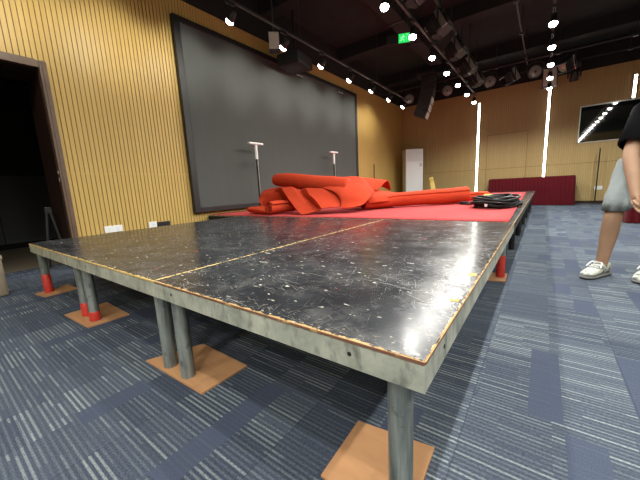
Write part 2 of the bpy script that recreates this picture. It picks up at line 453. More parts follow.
# ------------------------------------------------------------------ projection screen wall
t = thing('video_wall', 'huge dark grey video screen with black frame on the slatted wall', 'screen', (XL, 0, 0))
MB().box((.012, 2.298, .629), (.06, 7.649, 3.437)).build('screen_panel', 'screen', t)
b = MB()
for y0, y1, z0, z1 in ((2.192, 2.298, .541, 3.525), (7.649, 7.755, .541, 3.525), (2.298, 7.649, .541, .629), (2.298, 7.649, 3.437, 3.525)): b.bbox((.0, y0, z0), (.074, y1, z1), .006)
b.build('frame', 'black', t)
for y in (5.0, 6.72):
    MB().bbox((.074, y, 3.36), (.095, y+.23, 3.385), .004).build('bracket', 'silver', t)

# ------------------------------------------------------------------ wall sockets
def socket(label, y0, y1, z0, z1, mat, wall='l', n=2, x=0):
    if wall == 'l': t = thing('wall_socket', label, 'socket', (XL, (y0+y1)/2, (z0+z1)/2), 0)
    else: t = thing('wall_socket', label, 'socket', (x, YF, (z0+z1)/2), -PI/2)
    w, h = (y1-y0)/2, (z1-z0)/2
    MB().bbox((0, -w, -h), (.014, w, h), .003).build('plate', mat, t)
    for k in range(n):
        yc = (k-(n-1)/2)*2*w/n
        b = MB()
        for dy, dz in ((-.012, .008), (.012, .008), (0, -.016)): b.box((.0135, yc+dy-.003, dz-.007), (.0150, yc+dy+.003, dz+.007))
        b.build('outlet', 'acgrey' if mat == 'white' else 'gap', t)
socket('white double wall socket low on the slatted wall, nearest the doorway', 0.894, 1.110, .395, .484, 'white')
socket('small white socket plate beside the black one below the screen', 1.459, 1.574, .378, .475, 'white', n=1)
socket('black socket plate low on the slatted wall near the screen', 1.583, 1.777, .364, .461, 'black')
socket('small white socket on the far wall beside the thin pole', -.09, .09, .40, .51, 'white', 'f', 1, 1.49)

# ------------------------------------------------------------------ LED strips on the far wall
for nm, x, z0 in (('left', -1.755, .1), ('middle', .16, .1), ('right', 2.0, 2.84)):
    t = thing('led_strip', {'left': 'tall glowing white light strip on the far wall left of the concealed door', 'middle': 'tall glowing white light strip above the red draped table',
              'right': 'glowing white light strip above the dark window'}[nm], 'light strip', (x, YF, 0), 0, 'light strips on the far wall')
    MB().bbox((-.035, -.03, z0), (.035, -.002, 3.44), .004).build('channel', 'silver', t)
    MB().bbox((-.028, -.036, z0+.01), (.028, -.028, 3.43), .003).build('diffuser', 'led', t)

# ------------------------------------------------------------------ track lights
rows = [(-3.31, 'beside the screen wall', [1.32+1.035*k for k in range(-7, 8)], 2.36), (-1.605, 'over the middle of the stage', [1.36+1.037*k for k in range(-7, 9)], 3.4),
        (.145, 'over the right edge of the stage', [1.385+1.037*k for k in range(-7, 9)], 5.5), (1.88, 'over the right aisle', [1.385+1.037*k for k in range(-7, 9)], 99)]
ZL = 3.13
def make_lamp(label, loc, aim, group):
    t = thing('track_spotlight', label, 'spotlight', loc, 0, group)
    d = V(aim).normalized()
    MB().bbox((-.018, -.07, .16), (.018, .07, .198), .004).build('adapter', 'black', t)
    MB().cyl((0, 0, .165), (0, 0, .03), .009, n=8).build('stem', 'black', t)
    m = frameM((0, 0, .0), d, (0, 1, 0) if abs(d.y) < .9 else (1, 0, 0)) @ Matrix.Rotation(-PI/2, 4, 'X')
    # lathe axis z -> d
    b = MB(); b.lathe([(.030, -.10), (.042, -.09), (.046, -.02), (.056, .030), (.050, .030), (.040, .01), (.0, .008)], 18, mat=m, cap=False); b.lathe([(0.001, -.10), (.030, -.10)], 18, mat=m, cap=False)
    b.build('lamp_head', 'black', t)
    b = MB(); b.lathe([(.046, .012), (.054, .034), (.052, .056), (.036, .074), (.004, .082)], 18, mat=m); b.build('lens', 'lamp', t)
    return t
ORD = ['nearest', 'second', 'third', 'fourth', 'fifth', 'sixth', 'seventh', 'eighth', 'ninth', 'tenth', 'eleventh', 'twelfth']
for ri, (x, desc, ys, vis0) in enumerate(rows):
    t = thing('ceiling_track', 'long thin lighting track '+desc, 'track', (x, 0, ZL+.2), 0, 'lighting tracks')
    MB().bbox((-.018, YB+.1, 0), (.018, ys[-1]+.35, .03), .004).build('rail', 'greymetal', t)
    for k in range(6):
        y = -5.2+3*k
        MB().cyl((0, y, .03), (0, y, ZC-ZL-.2), .004, n=6).build('hanger', 'greymetal', t)
    proto = None; k = 0
    aim = (-.75, 0, -.66) if ri == 0 else (0, -.12, -1)
    vis = [y for y in ys if y >= vis0-.2]
    for y in ys:
        if y in vis: lab = 'lit track spotlight, %s to the camera of those %s' % (ORD[vis.index(y)], desc) if y != vis[-1] else 'lit track spotlight at the far end of those %s' % desc
        else: lab = 'lit track spotlight out of frame, %s' % desc
        if proto is None: o = proto = make_lamp(lab, (x, y, ZL), aim, 'track spotlights '+desc)
        else: o = dup(proto, lab, (x, y, ZL))
        L = bpy.data.lights.new('spot_beam', 'SPOT'); lo = bpy.data.objects.new('spot_beam', L); COL.objects.link(lo)
        L.color = (1.0, .97, .86) if ri == 0 else (1.0, .985, .92)
        L.shadow_soft_size = .05
        if ri == 0:
            d = V((-.78, 0, -.62)); L.spot_size = math.radians(116); L.spot_blend = .45; L.energy = 30
            L2 = bpy.data.lights.new('wall_beam', 'SPOT'); l2 = bpy.data.objects.new('wall_beam', L2); COL.objects.link(l2)
            L2.color = L.color; L2.shadow_soft_size = .05; L2.spot_size = math.radians(70); L2.spot_blend = 1.0; L2.energy = 27
            l2.location = V((x, y, ZL))+V(aim).normalized()*.11; l2.rotation_euler = V((-1, 0, -.17)).to_track_quat('-Z', 'Y').to_euler()
            lo.location = V((x, y, ZL))+V(aim).normalized()*.11
        else:
            d = V((0, -.10, -1)); L.spot_size = math.radians(160); L.spot_blend = .5; L.energy = 92 if ri > 1 or y > 3 else 40
            lo.location = V((x, y, ZL))+V(aim).normalized()*.11
        lo.rotation_euler = d.to_track_quat('-Z', 'Y').to_euler()

# ------------------------------------------------------------------ overhead stage lighting
def pipe(label, p0, p1, r=.024, cat='pipe', clamps=5, mat='greymetal'):
    p0, p1 = V(p0), V(p1); t = thing('lighting_pipe', label, cat, p0, 0)
    MB().cyl((0,0,0), p1-p0, r, n=12).build('tube', mat, t)
    for k in range(clamps):
        q = (p1-p0)*((k+.5)/clamps)
        b = MB(); b.cyl((q.x, q.y, q.z+r*.8), (q.x, q.y, ZC-p0.z), .007, n=6); b.bbox((q.x-.04, q.y-.04, q.z-.035), (q.x+.04, q.y+.04, q.z+.035), .006)
        b.build('hanger_clamp', 'black', t)
    return t
pipe('grey lighting pipe running lengthwise above the middle row of lamps', (-1.45, 2.2, 3.82), (-1.45, 9.30, 3.82), .028, clamps=8)
pipe('black lighting pipe running across the room near the far wall', (-4.35, 9.35, 3.80), (4.9, 9.35, 3.80), clamps=7, mat='black')
pipe('thin black pipe across the room just before the far wall', (-4.35, 10.75, 3.92), (5.1, 10.75, 3.92), .02, clamps=7, mat='black')
pipe('short thin grey pipe under the ceiling right of the middle lamps', (-.42, 5.6, 3.95), (-.37, 9.9, 3.85), .016, clamps=3)

def make_panel_light(label, loc, rot, group):
    t = thing('stage_light', label, 'stage light', loc, 0, group); t.rotation_euler = rot
    # local: faces -X and slightly down
    m = Matrix.Rotation(math.radians(-28), 4, 'Y')
    MB().bbox((-.05, -.16, -.15), (.16, .16, .15), .03, mat=m).build('housing', 'black', t)
    MB().box((.05, -.176, -.16), (.14, -.160, .16), mat=m).build('side_plate', 'silver', t)  # silver strip added to stand in for lamplit barn door flaps
    b = MB()
    for k in range(5): b.box((.16, -.13, -.12+k*.055), (.185, .13, -.10+k*.055), mat=m)
    b.build('cooling_fin', 'black', t)
    MB().lathe([(.12, 0), (.118, .012), (.06, .02), (.002, .022)], 20, mat=m @ Matrix.Translation((-.05, 0, 0)) @ Matrix.Rotation(-PI/2, 4, 'Y')).build('lens', 'warmlens', t)
    for ang in range(4):
        r = m @ Matrix.Translation((-.05, 0, 0)) @ Matrix.Rotation(ang*PI/2, 4, 'X') @ Matrix.Translation((0, 0, .15)) @ Matrix.Rotation(math.radians(-28), 4, 'Y')
        d_ = MB().box((-.13, -.12, 0), (0, .12, .006), mat=r).build('barn_door', 'matte', t)
        if ang == 0: MB().box((-.15, -.12, -.004), (-.12, .12, .012), mat=r).build('bright_edge', 'silver', d_)
    b = MB(); b.tube([(.05, -.19, -.02), (.05, -.19, .15), (.05, -.15, .22), (.05, .15, .22), (.05, .19, .15), (.05, .19, -.02)], .011, 8); b.cyl((.05, 0, .22), (.05, 0, .30), .02, n=10)
    b.build('yoke', 'black', t)
    return t
pl = None
PLAB = ['nearest the camera', 'second from the camera', 'third from the camera', 'fourth from the camera', 'farthest from the camera']
for k, y in enumerate((4.0, 5.25, 6.5, 7.75, 8.9)):
    lab = 'black stage light with barn doors on the lengthwise pipe, '+PLAB[k]
    if pl is None: pl = make_panel_light(lab, (-1.45, y+.06, 3.4925), (0, 0, 0), 'stage lights on the lengthwise pipe')
    else: dup(pl, lab, (-1.45, y+.06, 3.4925), random.uniform(-.2, .2))

def make_par(label, loc, aim, group):
    t = thing('par_light', label, 'stage light', loc, 0, group)
    m = frameM((0, 0, 0), aim) @ Matrix.Rotation(-PI/2, 4, 'X')
    b = MB(); b.lathe([(.002, -.26), (.09, -.25), (.13, -.16), (.145, .0), (.155, .03), (.145, .03), (.138, .0)], 24, mat=m, cap=False); b.build('can', 'black', t)
    MB().lathe([(.14, .004), (.13, .012), (.05, .016), (.03, .017)], 24, mat=m).build('lens', 'lens', t)
    MB().lathe([(.03, .012), (.026, .024), (.002, .026)], 12, mat=m).build('lens_boss', 'black', t)
    b = MB(); b.tube([(-.17, 0, 0), (-.17, 0, .16), (-.1, 0, .22), (.1, 0, .22), (.17, 0, .16), (.17, 0, 0)], .010, 8); b.cyl((0, 0, .22), (0, 0, .29), .02, n=10); b.build('yoke', 'black', t)
    return t
pr0 = make_par('round stage light with pale lens, right of the hanging line array', (-2.28, 9.35, 3.4875), (.25, -1, -.12), 'round stage lights')
def par(lab, loc): dup(pr0, lab, loc)
par('round stage light with pale lens, left of the hanging line array', (-3.42, 9.35, 3.4875))
par('round stage light with pale lens on the cross pipe, right of the lengthwise pipe', (-1.18, 9.35, 3.4875))
par('round stage light with pale lens beside the far end of the right lamp row', (-.17, 9.35, 3.4875))
o = dup(pl, 'black stage light with silver barn door hanging where the two pipes meet', (-.72, 9.35, 3.4775), .5)
o = dup(pl, 'black stage light with silver barn door on the cross pipe nearest the right lamp row', (.42, 9.35, 3.4775), 1.1)
# moving head
t = thing('moving_head_light', 'black moving head stage light hanging before the far wall right of the light strip', 'stage light', (.67, 10.75, 3.931))
MB().bbox((-.14, -.11, -.16), (.14, .11, -.03), .02).build('base', 'black', t)
b = MB(); b.bbox((-.15, -.04, -.44), (-.115, .04, -.14), .012); b.bbox((.115, -.04, -.44), (.15, .04, -.14), .012); b.build('yoke', 'black', t)
m = Matrix.Translation((0, 0, -.40)) @ Matrix.Rotation(math.radians(200), 4, 'X')
MB().lathe([(.002, -.13), (.08, -.12), (.10, -.04), (.105, .10), (.095, .13), (.09, .12)], 20, mat=m, cap=False).build('head', 'black', t)
MB().lathe([(.094, .12), (.05, .135), (.002, .14)], 20, mat=m).build('lens', 'warmlens', t)
# hanging loudspeaker cabinet near the right row
t = thing('hanging_loudspeaker', 'grey square loudspeaker hanging above the middle light strip', 'loudspeaker', (.14, 10.5, 3.32))
MB().bbox((-.17, -.05, 0), (.17, .2, .48), .015).build('cabinet', 'greymetal', t)
MB().bbox((-.15, -.062, .02), (-.03, -.048, .46), .006).build('grille', 'palegrey', t)
MB().bbox((.03, -.062, .02), (.15, -.048, .46), .006).build('grille', 'palegrey', t)
MB().bbox((-.02, .05, .47), (.02, .1, 1.18), .004).build('bracket', 'black', t)

# line array
t = thing('line_array_speaker', 'black curved line array loudspeaker hanging above the far left corner', 'loudspeaker', (-2.74, 8.9, 0), .15)
z, a, y = 3.86, 0.0, 0.0
MB().bbox((-.26, -.22, 3.88), (.26, .22, 3.95), .01).build('fly_frame', 'black', t)
b = MB(); b.cyl((-.15, 0, 3.95), (-.15, 0, ZC), .012, n=8); b.cyl((.15, 0, 3.95), (.15, 0, ZC), .012, n=8); b.build('chain', 'black', t)
px, pz = .24, 3.87
for k in range(6):
    ang = math.radians(2+k*4.2)
    # hinge at the front (+X) edge, cabinets fan downwards and face +X
    m = Matrix.Translation((px, 0, pz)) @ Matrix.Rotation(ang, 4, 'Y')
    c = MB().bbox((-.36, -.22, -.195), (0, .22, -.005), .012, mat=m).build('cabinet', 'black', t)
    MB().bbox((-.012, -.20, -.185), (.012, .20, -.015), .004, mat=m).build('grille', 'palegrey' if k > 2 else 'matte', c)  # same grille, pale low and black high: light falling on it put into colour
    MB().bbox((-.10, -.226, -.185), (-.012, -.216, -.015), .004, mat=m).build('side_plate', 'black', c)
    q = m @ V((0, 0, -.20)); px, pz = q.x, q.z
# small hanging speaker and projector by the screen top
t = thing('hanging_monitor_speaker', 'small pale grey speaker on a rod above the screen', 'loudspeaker', (-4.0, 3.90, 3.375), .75)
MB().bbox((-.10, -.11, 0), (.10, .08, .30), .012).build('cabinet', 'black', t)
MB().bbox((-.09, -.122, .012), (.09, -.108, .288), .004).build('grille', 'palegrey', t)
MB().cyl((0, 0, .30), (0, 0, ZC-3.375), .012, n=8).build('rod', 'greymetal', t)
t = thing('projector', 'black projector hanging beside the small speaker above the screen', 'projector', (-3.98, 4.45, 3.23), .15)
MB().bbox((-.24, -.30, 0), (.24, .30, .22), .03).build('body', 'matte', t)
MB().lathe([(.085, 0), (.085, .05), (.07, .06), (.065, .03)], 18, mat=Matrix.Translation((-.24, .1, .11)) @ Matrix.Rotation(-PI/2, 4, 'Y'), cap=True).build('lens', 'black', t)
MB().cyl((0, 0, .22), (0, 0, ZC-3.23), .022, n=10).build('ceiling_mount', 'black', t)
# exit sign
t = thing('exit_sign', 'green running man exit sign hanging among the ceiling lamps', 'sign', (-1.98, 5.05, 3.30), .42); t.scale = (.78, .78, .78)
MB().bbox((-.36, -.008, 0), (.15, .008, .20), .003).build('panel', 'black', t)
MB().bbox((-.10, -.013, .004), (.145, -.006, .196), .002).build('green_panel', 'green', t)
b = MB()   # running figure and arrow
b.lathe([(.016, 0), (.016, .002)], 10, mat=Matrix.Translation((.005, -.0135, .155)) @ Matrix.Rotation(PI/2, 4, 'X'))
for p0, p1 in (((.0, .135), (-.02, .09)), ((-.02, .09), (.02, .06)), ((.02, .06), (.015, .03)), ((-.02, .09), (-.04, .06)), ((-.04, .06), (-.075, .055)), ((.0, .13), (.04, .115)), ((-.005, .13), (-.045, .12)), ((-.045, .12), (-.05, .09))):
    b.tube([(p0[0], -.0145, p0[1]), (p1[0], -.0145, p1[1])], .008, 6)
b.box((.07, -.016, .03), (.076, -.0135, .17)); b.box((.07, -.016, .164), (.125, -.0135, .17)); b.box((.119, -.016, .03), (.125, -.0135, .17))
b.build('pictogram', 'greenwhite', t)
b = MB(); b.cyl((-.2, 0, .2), (-.2, 0, 1.5), .004, n=6); b.cyl((.1, 0, .2), (.1, 0, 1.5), .004, n=6); b.build('hanger', 'greymetal', t)

# ------------------------------------------------------------------ stage platforms
HS, TD, ZF = .479, .013, .400     # deck top, deck thickness, bottom of the frame
def platform(label, cx, y0, w, deckmat, legs, z=HS, group='stage platforms', holes=(), length=2.44, dark=False):
    t = thing('stage_platform', label, 'stage platform', (cx, y0, 0), 0, group)
    g = .0015
    MB().bbox((-w/2+g, g, z-TD), (w/2-g, length-g, z), .003, seg=1).build('deck', deckmat, t)
    b = MB(); h = .03; q = .003
    b.box((-w/2+q, q, ZF), (w/2-q, h, z-TD-.0005)); b.box((-w/2+q, length-h, ZF), (w/2-q, length-q, z-TD-.0005))
    b.box((-w/2+q, h, ZF), (-w/2+h, length-h, z-TD-.0005)); b.box((w/2-h, h, ZF), (w/2-q, length-h, z-TD-.0005))
    for k in (1, 2, 3): b.box((-w/2+h, length*k/4-.02, ZF+.015), (w/2-h, length*k/4+.02, z-TD-.0005))
    for hx in holes:
        if isinstance(hx, tuple): b.lathe([(.006, 0), (.006, .004)], 12, 1, Matrix.Translation((w/2-q-.003, hx[0], ZF+.037)) @ Matrix.Rotation(PI/2, 4, 'Y'))
        else: b.lathe([(.006, 0), (.006, .004)], 12, 1, Matrix.Translation((hx, q+.003, ZF+.037)) @ Matrix.Rotation(PI/2, 4, 'X'))
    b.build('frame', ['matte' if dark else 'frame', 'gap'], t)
    for (lx, ly, zb, t0, t1) in legs:
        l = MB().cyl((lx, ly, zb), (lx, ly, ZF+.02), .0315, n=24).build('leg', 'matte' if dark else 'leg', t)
        if t1 > 0: MB().lathe([(.032, t0), (.0337, t0+.001), (.0337, t1-.003), (.032, t1)], 24, mat=Matrix.Translation((lx, ly, 0)), cap=False).build('tape_sleeve', 'redtape', l)
    return t
zp = .0085   # pad thickness
e, di = .08, .06
platform('worn black stage platform at the front right, corner nearest the camera', -.6, 0, 1.2, 'deck',
         [(.6-e, di, zp, 0, 0), (-.6+e, di, zp, 0, 0), (.6-e, 2.37, zp, zp, .20), (-.6+e, 2.37, 0, 0, 0)], holes=(.41, -.46, (.16,), (1.2,)))
platform('worn black stage platform at the front left, wide one beside the doorway', -2.4, 0, 2.4, 'deck_y',
         [(1.2-e, di, zp, 0, 0), (e, di, zp, zp, .075), (-e, di, zp, zp, .11), (-1.2+e, di, zp, zp, .185), (1.2-e, 2.37, 0, 0, 0), (-1.2+e, 2.37, 0, 0, 0)], holes=(-.75, .3))
rl = lambda: [(sx*(1.1175-.09), y, 0, 0, 0) for sx in (-1, 1) for y in (.12, 1.22, 2.32)]
RL = {0: ('black stage platform carrying the cable coil, right behind the bare front row', 'black stage platform under the crumpled carpet, sticking out left of the front row'),
      1: ('black stage platform at the middle of the right side under the red carpet', 'black stage platform hidden under the carpet behind the crumpled roll'),
      2: ('black stage platform at the far right end, its rear strip left bare', 'black stage platform hidden under the carpet at the far left end')}
for r in range(3):
    for c in range(2):
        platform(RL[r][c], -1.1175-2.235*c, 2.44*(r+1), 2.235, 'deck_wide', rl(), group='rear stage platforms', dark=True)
# strip of bare tape scraps at the right edge
for x, y, l in ((-.03, .68, .035), (-.03, .375, .018)):
    tag(MB().bbox((x-.012, y, HS+.0002), (x+.014, y+l, HS+.0016), .0005).build('tape_scrap', 'tapemark'), 'orange tape scrap on the right rim of the black stage, %s the camera' % ('farther from' if l > .03 else 'nearer'), 'tape', 'orange tape scraps')

# plywood pads under the legs
def pad(label, quad):
    cx = sum(q[0] for q in quad)/4; cy = sum(q[1] for q in quad)/4
    o = MB().prism([(x-cx, y-cy) for x, y in quad], 0, .008).build('plywood_pad', 'ply'); o.location = (cx, cy, .0003)
    tag(o, label, 'plywood pad', 'plywood pads under the stage legs')
pad('plywood pad under the near right leg at the bottom of the photo', [(-.305, .005), (-.045, .0), (-.055, .285), (-.315, .25)])
pad('plywood pad under the two bare grey legs below the stage seam', [(-1.44, .01), (-.95, .02), (-.945, .265), (-1.33, .275)])
pad('plywood pad under the pair of legs with short red sleeves', [(-2.66, -.035), (-2.22, -.015), (-2.21, .235), (-2.67, .245)])
pad('plywood pad under the far left leg with tall red sleeve', [(-3.58, -.03), (-3.37, .0), (-3.40, .25), (-3.66, .23)])
pad('plywood pad under the red sleeved leg at the right side', [(-.20, 2.21), (-.03, 2.245), (-.035, 2.50), (-.21, 2.47)])

# ------------------------------------------------------------------ flat red carpet on the rear stage
b = MB(); nx, ny = 24, 36
for j in range(ny+1):
    for i in range(nx+1):
        y = 2.465+(9.02-2.465)*j/ny; u = i/nx
        x = -4.44+u*((-.045-.02*(y-2.4))+4.44)
        if j == 0: y += .012*math.sin(x*3.1)+.006*math.sin(x*9)
        b.v.append((x, y, HS+.0065+.0012*noise.noise(V((x*3, y*3, 1)))))
for j in range(ny):
    for i in range(nx):
        a = j*(nx+1)+i; b.f.append((a, a+1, a+nx+2, a+nx+1)); b.mi.append(0); b.sm.append(True)
o = b.build('stage_carpet', 'stagecarpet'); sm = o.modifiers.new('thick', 'SOLIDIFY'); sm.thickness = .005; sm.offset = -1
tag(o, 'flat faded red carpet covering the rear of the stage', 'carpet')

# ------------------------------------------------------------------ crumpled red carpet roll
t = thing('crumpled_carpet', 'crumpled and rolled up orange red carpet heaped on the stage', 'carpet', (-2.4, 3.2, HS+.008))
OFF = V((-2.4, 3.2, HS+.008))
def cat(p0, p1, p2, p3, t):
    return .5*((2*p1)+(p2-p0)*t+(2*p0-5*p1+4*p2-p3)*t*t+(3*p1-p0-3*p2+p3)*t**3)
def spline(pts, n):
    pts = [V(p) for p in pts]; out = []
    for i in range(len(pts)-1):
        a, b_, c, d = pts[max(i-1, 0)], pts[i], pts[i+1], pts[min(i+2, len(pts)-1)]
        for k in range(n): out.append(cat(a, b_, c, d, k/n))
    return out+[pts[-1]]
def sheet(name, rows, nu=6, nv=6, thick=.014, wob=.006, fl=True, sharp=None):
    # rows of world points (same count) -> smooth cloth surface
    R_ = [spline(r, nu) for r in rows]
    cols = [spline([r[i] for r in R_], nv) for i in range(len(R_[0]))]
    b = MB(); n = len(cols[0])
    for c in cols:
        for p in c:
            q = p+V((noise.noise(p*7), noise.noise(p*7+V((9,0,0))), noise.noise(p*7+V((0,9,0)))))*wob
            if fl and q.z < HS+.018: q.z = HS+.018
            b.v.append(tuple(q-OFF))
    for i in range(len(cols)-1):
        for j in range(n-1): b.f.append((i*n+j, i*n+j+1, (i+1)*n+j+1, (i+1)*n+j)); b.mi.append(0); b.sm.append(True)
    o = b.build(name, 'redroll', t, sharp=sharp or False)
    md = o.modifiers.new('thick', 'SOLIDIFY'); md.thickness = thick; md.offset = 0
    return o
def roll(name, path, rad, n=28, wob=.008, turns=1.0, flat=1.0, squash=0.0, core=True, spiral=.8):
    # rolled carpet with a spiral visible at its ends
    path = spline(path, 6); k = len(path)
    rr = [rad[0]+(rad[1]-rad[0])*i/(k-1) for i in range(k)] if len(rad) == 2 else [p.x for p in spline([(r, 0, 0) for r in rad], 6)]
    b = MB(); N = 34; T = 2.6
    for i, p in enumerate(path):
        tn = (path[min(i+1, k-1)]-path[max(i-1, 0)]).normalized(); a = tn.cross(V((0,0,1))).normalized(); u = a.cross(tn)
        for s in range(int(N*T)):
            th = 2*PI*s/N; r = rr[i]*(1-spiral*.30*s/N)
            q = p+a*math.cos(th+.6)*r+u*math.sin(th+.6)*r*flat
            q += V((noise.noise(q*6), noise.noise(q*6+V((9,0,0))), noise.noise(q*6+V((0,9,0)))))*wob
            if q.z < HS+.018: q.z = HS+.018
            b.v.append(tuple(q-OFF))
    m = int(N*T)
    for i in range(k-1):
        for s in range(m-1): b.f.append((i*m+s, i*m+s+1, (i+1)*m+s+1, (i+1)*m+s)); b.mi.append(0); b.sm.append(True)
    o = b.build(name, 'redroll', t, sharp=False)
    md = o.modifiers.new('thick', 'SOLIDIFY'); md.thickness = .012; md.offset = 0
    return o
# long roll lying on top
b = MB()
pth = spline([(-3.56, 3.2, 1.025), (-3.50, 3.2, 1.02), (-3.2, 3.2, .995), (-2.89, 3.2, .95), (-2.59, 3.2, .905), (-2.34, 3.23, .875), (-2.13, 3.26, .84)], 6)
rd = [p.x for p in spline([(.05, 0, 0), (.10, 0, 0), (.118, 0, 0), (.122, 0, 0), (.13, 0, 0), (.135, 0, 0), (.14, 0, 0)], 6)]
b.tube([p-OFF for p in pth], rd, 24)
b.build('top_roll', 'redroll', t, sharp=False)
# big flap that the top roll opens into
sheet('wide_flap', [[(-2.740, 3.350, 0.960), (-2.350, 3.400, 0.990), (-2.060, 3.500, 0.980), (-1.980, 3.600, 0.870)],
 [(-2.600, 3.150, 0.910), (-2.240, 3.250, 0.920), (-2.010, 3.400, 0.910), (-1.860, 3.550, 0.770)],
 [(-2.470, 3.080, 0.850), (-2.140, 3.100, 0.830), (-1.940, 3.250, 0.810), (-1.830, 3.450, 0.710)],
 [(-2.280, 3.050, 0.800), (-2.090, 3.020, 0.740), (-1.920, 3.120, 0.710), (-1.820, 3.300, 0.660)],
 [(-2.110, 3.030, 0.720), (-2.070, 2.980, 0.640), (-1.930, 3.050, 0.620), (-1.830, 3.200, 0.610)],
 [(-2.090, 3.020, 0.650), (-2.050, 2.930, 0.560), (-1.940, 2.980, 0.560), (-1.850, 3.100, 0.580)]], nu=5, nv=5)
# drape with the bright triangular face and sharp folds (straight between creases)
sheet('front_drape', [[(-3.390, 3.000, 0.840), (-3.180, 2.950, 0.890), (-2.980, 2.990, 0.890), (-2.880, 3.050, 0.830), (-2.710, 3.000, 0.860), (-2.460, 3.060, 0.840), (-2.120, 3.100, 0.730)],
 [(-3.360, 3.080, 0.750), (-3.000, 2.860, 0.770), (-2.840, 2.930, 0.780), (-2.740, 3.000, 0.730), (-2.610, 2.930, 0.770), (-2.370, 3.000, 0.750), (-2.090, 3.050, 0.680)],
 [(-3.220, 3.080, 0.630), (-2.820, 2.780, 0.650), (-2.670, 2.860, 0.660), (-2.590, 2.950, 0.650), (-2.460, 2.860, 0.700), (-2.280, 2.950, 0.680), (-2.090, 3.020, 0.640)],
 [(-2.980, 3.000, 0.540), (-2.630, 2.680, 0.550), (-2.520, 2.760, 0.560), (-2.430, 2.880, 0.570), (-2.340, 2.800, 0.620), (-2.190, 2.880, 0.620), (-2.090, 2.980, 0.610)],
 [(-2.670, 2.800, 0.500), (-2.480, 2.620, 0.480), (-2.430, 2.700, 0.510), (-2.320, 2.800, 0.540), (-2.260, 2.760, 0.570), (-2.130, 2.840, 0.580), (-2.080, 2.940, 0.580)]], nu=1, nv=5, thick=.010, wob=.004, sharp=.3)
sheet('left_drape', [[(-3.710, 3.100, 0.860), (-3.480, 3.050, 0.880), (-3.230, 3.000, 0.900)],
 [(-3.720, 3.000, 0.790), (-3.470, 2.980, 0.810), (-3.190, 3.000, 0.810)],
 [(-3.710, 2.950, 0.720), (-3.470, 2.950, 0.730), (-3.160, 3.050, 0.730)],
 [(-3.660, 2.900, 0.670), (-3.500, 2.950, 0.650), (-3.120, 3.100, 0.650)],
 [(-3.600, 2.900, 0.600), (-3.520, 3.000, 0.560), (-3.040, 3.120, 0.550)]], nu=5, nv=5, wob=.010)
# flattened fold at the very left
sheet('flat_fold', [[(-3.70, 2.72, .515), (-3.40, 2.66, .50), (-3.07, 2.66, .50)],
                    [(-3.72, 2.68, .575), (-3.42, 2.64, .56), (-3.10, 2.66, .515)],
                    [(-3.68, 2.80, .59), (-3.40, 2.80, .60), (-3.10, 2.80, .57)],
                    [(-3.60, 2.95, .56), (-3.40, 2.95, .58), (-3.10, 2.95, .55)]], nu=6, nv=6)
# small tight roll in front on the left, its spiral end open
roll('small_roll', [(-3.09, 2.56, .592), (-3.08, 2.75, .594), (-3.00, 3.02, .59)], (.092, .098), spiral=1.0)
# roll behind, ending in an open cone
sheet('rear_fold', [[(-2.150, 3.650, 0.870), (-2.030, 3.720, 0.800), (-1.930, 3.800, 0.750)],
 [(-2.310, 3.850, 0.990), (-2.090, 4.000, 0.955), (-1.880, 4.100, 0.915)],
 [(-2.500, 4.300, 0.920), (-2.200, 4.400, 0.850), (-1.930, 4.350, 0.750)]], nu=5, nv=5)
MB().tube([V(p)-OFF for p in ((-2.25, 3.6, .64), (-2.0, 3.85, .65), (-1.75, 4.1, .62))], [.12, .13, .10], 20).build('rear_bulk', 'redroll', t, sharp=False)
# long right hand roll, wider towards its open end
roll('long_roll', [(-2.0, 3.45, .585), (-1.72, 3.92, .605), (-1.45, 4.22, .615), (-1.12, 4.52, .615), (-.84, 4.83, .622)], (.085, .105, .112, .122, .132), flat=1.0, spiral=.35)
sheet('roll_flap', [[(-1.98, 3.5, .67), (-1.92, 3.75, .745), (-1.70, 4.07, .695)],
                    [(-1.93, 3.42, .66), (-1.80, 3.68, .69), (-1.64, 3.98, .66)],
                    [(-1.90, 3.45, .58), (-1.76, 3.62, .60), (-1.64, 3.98, .60)]], nu=5, nv=5)
roll('end_flap', [(-.98, 4.95, .57), (-.80, 5.2, .575), (-.62, 5.45, .575)], (.09, .08), spiral=.8, flat=.9)

# ------------------------------------------------------------------ cables on the stage
ZS = HS+.009
def coil(name, cx, cy, ax, ay, n, r, h, seed, mat, label, cat_, grp=None, ends=()):
    rnd = random.Random(seed); t = thing(name, label, cat_, (cx, cy, ZS), 0, grp)
    b = MB(); pts = []
    for k in range(n):
        ox, oy = rnd.uniform(-.05, .05)*ax*3, rnd.uniform(-.04, .04)*ay*3; s = rnd.uniform(.72, 1.05); ph = rnd.uniform(0, 6); zz = r+h*k/max(1, n-1)
        ring = [(ox+ax*s*math.cos(q)+.02*math.sin(3*q+ph)*ax*4, oy+ay*s*math.sin(q)+.02*math.sin(2*q+ph), max(r+.002, zz+.018*math.sin(2*q+ph)*min(1, k))) for q in [2*PI*i/28 for i in range(29)]]
        b.tube(ring, r, 8, cap=False)
    for e in ends: b.tube(spline(e, 6), r, 8)
    b.build('cable', mat, t); return t
t = coil('cable_coil', -.34, 4.15, .245, .46, 17, .015, .115, 5, 'rubber', 'heap of coiled black cable on the red stage carpet', 'cable',
         ends=([(.1, -.2, .05), (.2, -.05, .04), (.27, .07, .022)], [(-.2, .1, .03), (-.35, .2, .018), (-.47, .35, .018)]))
MB().bbox((.22, .03, .004), (.31, .13, .05), .012).build('plug', 'rubber', t)
MB().bbox((-.52, .33, .001), (-.40, .43, .046), .012).build('plug', 'rubber', t)
MB().bbox((-.06, -.50, .03), (-.03, -.48, .065), .004).build('white_tag', 'white', t)
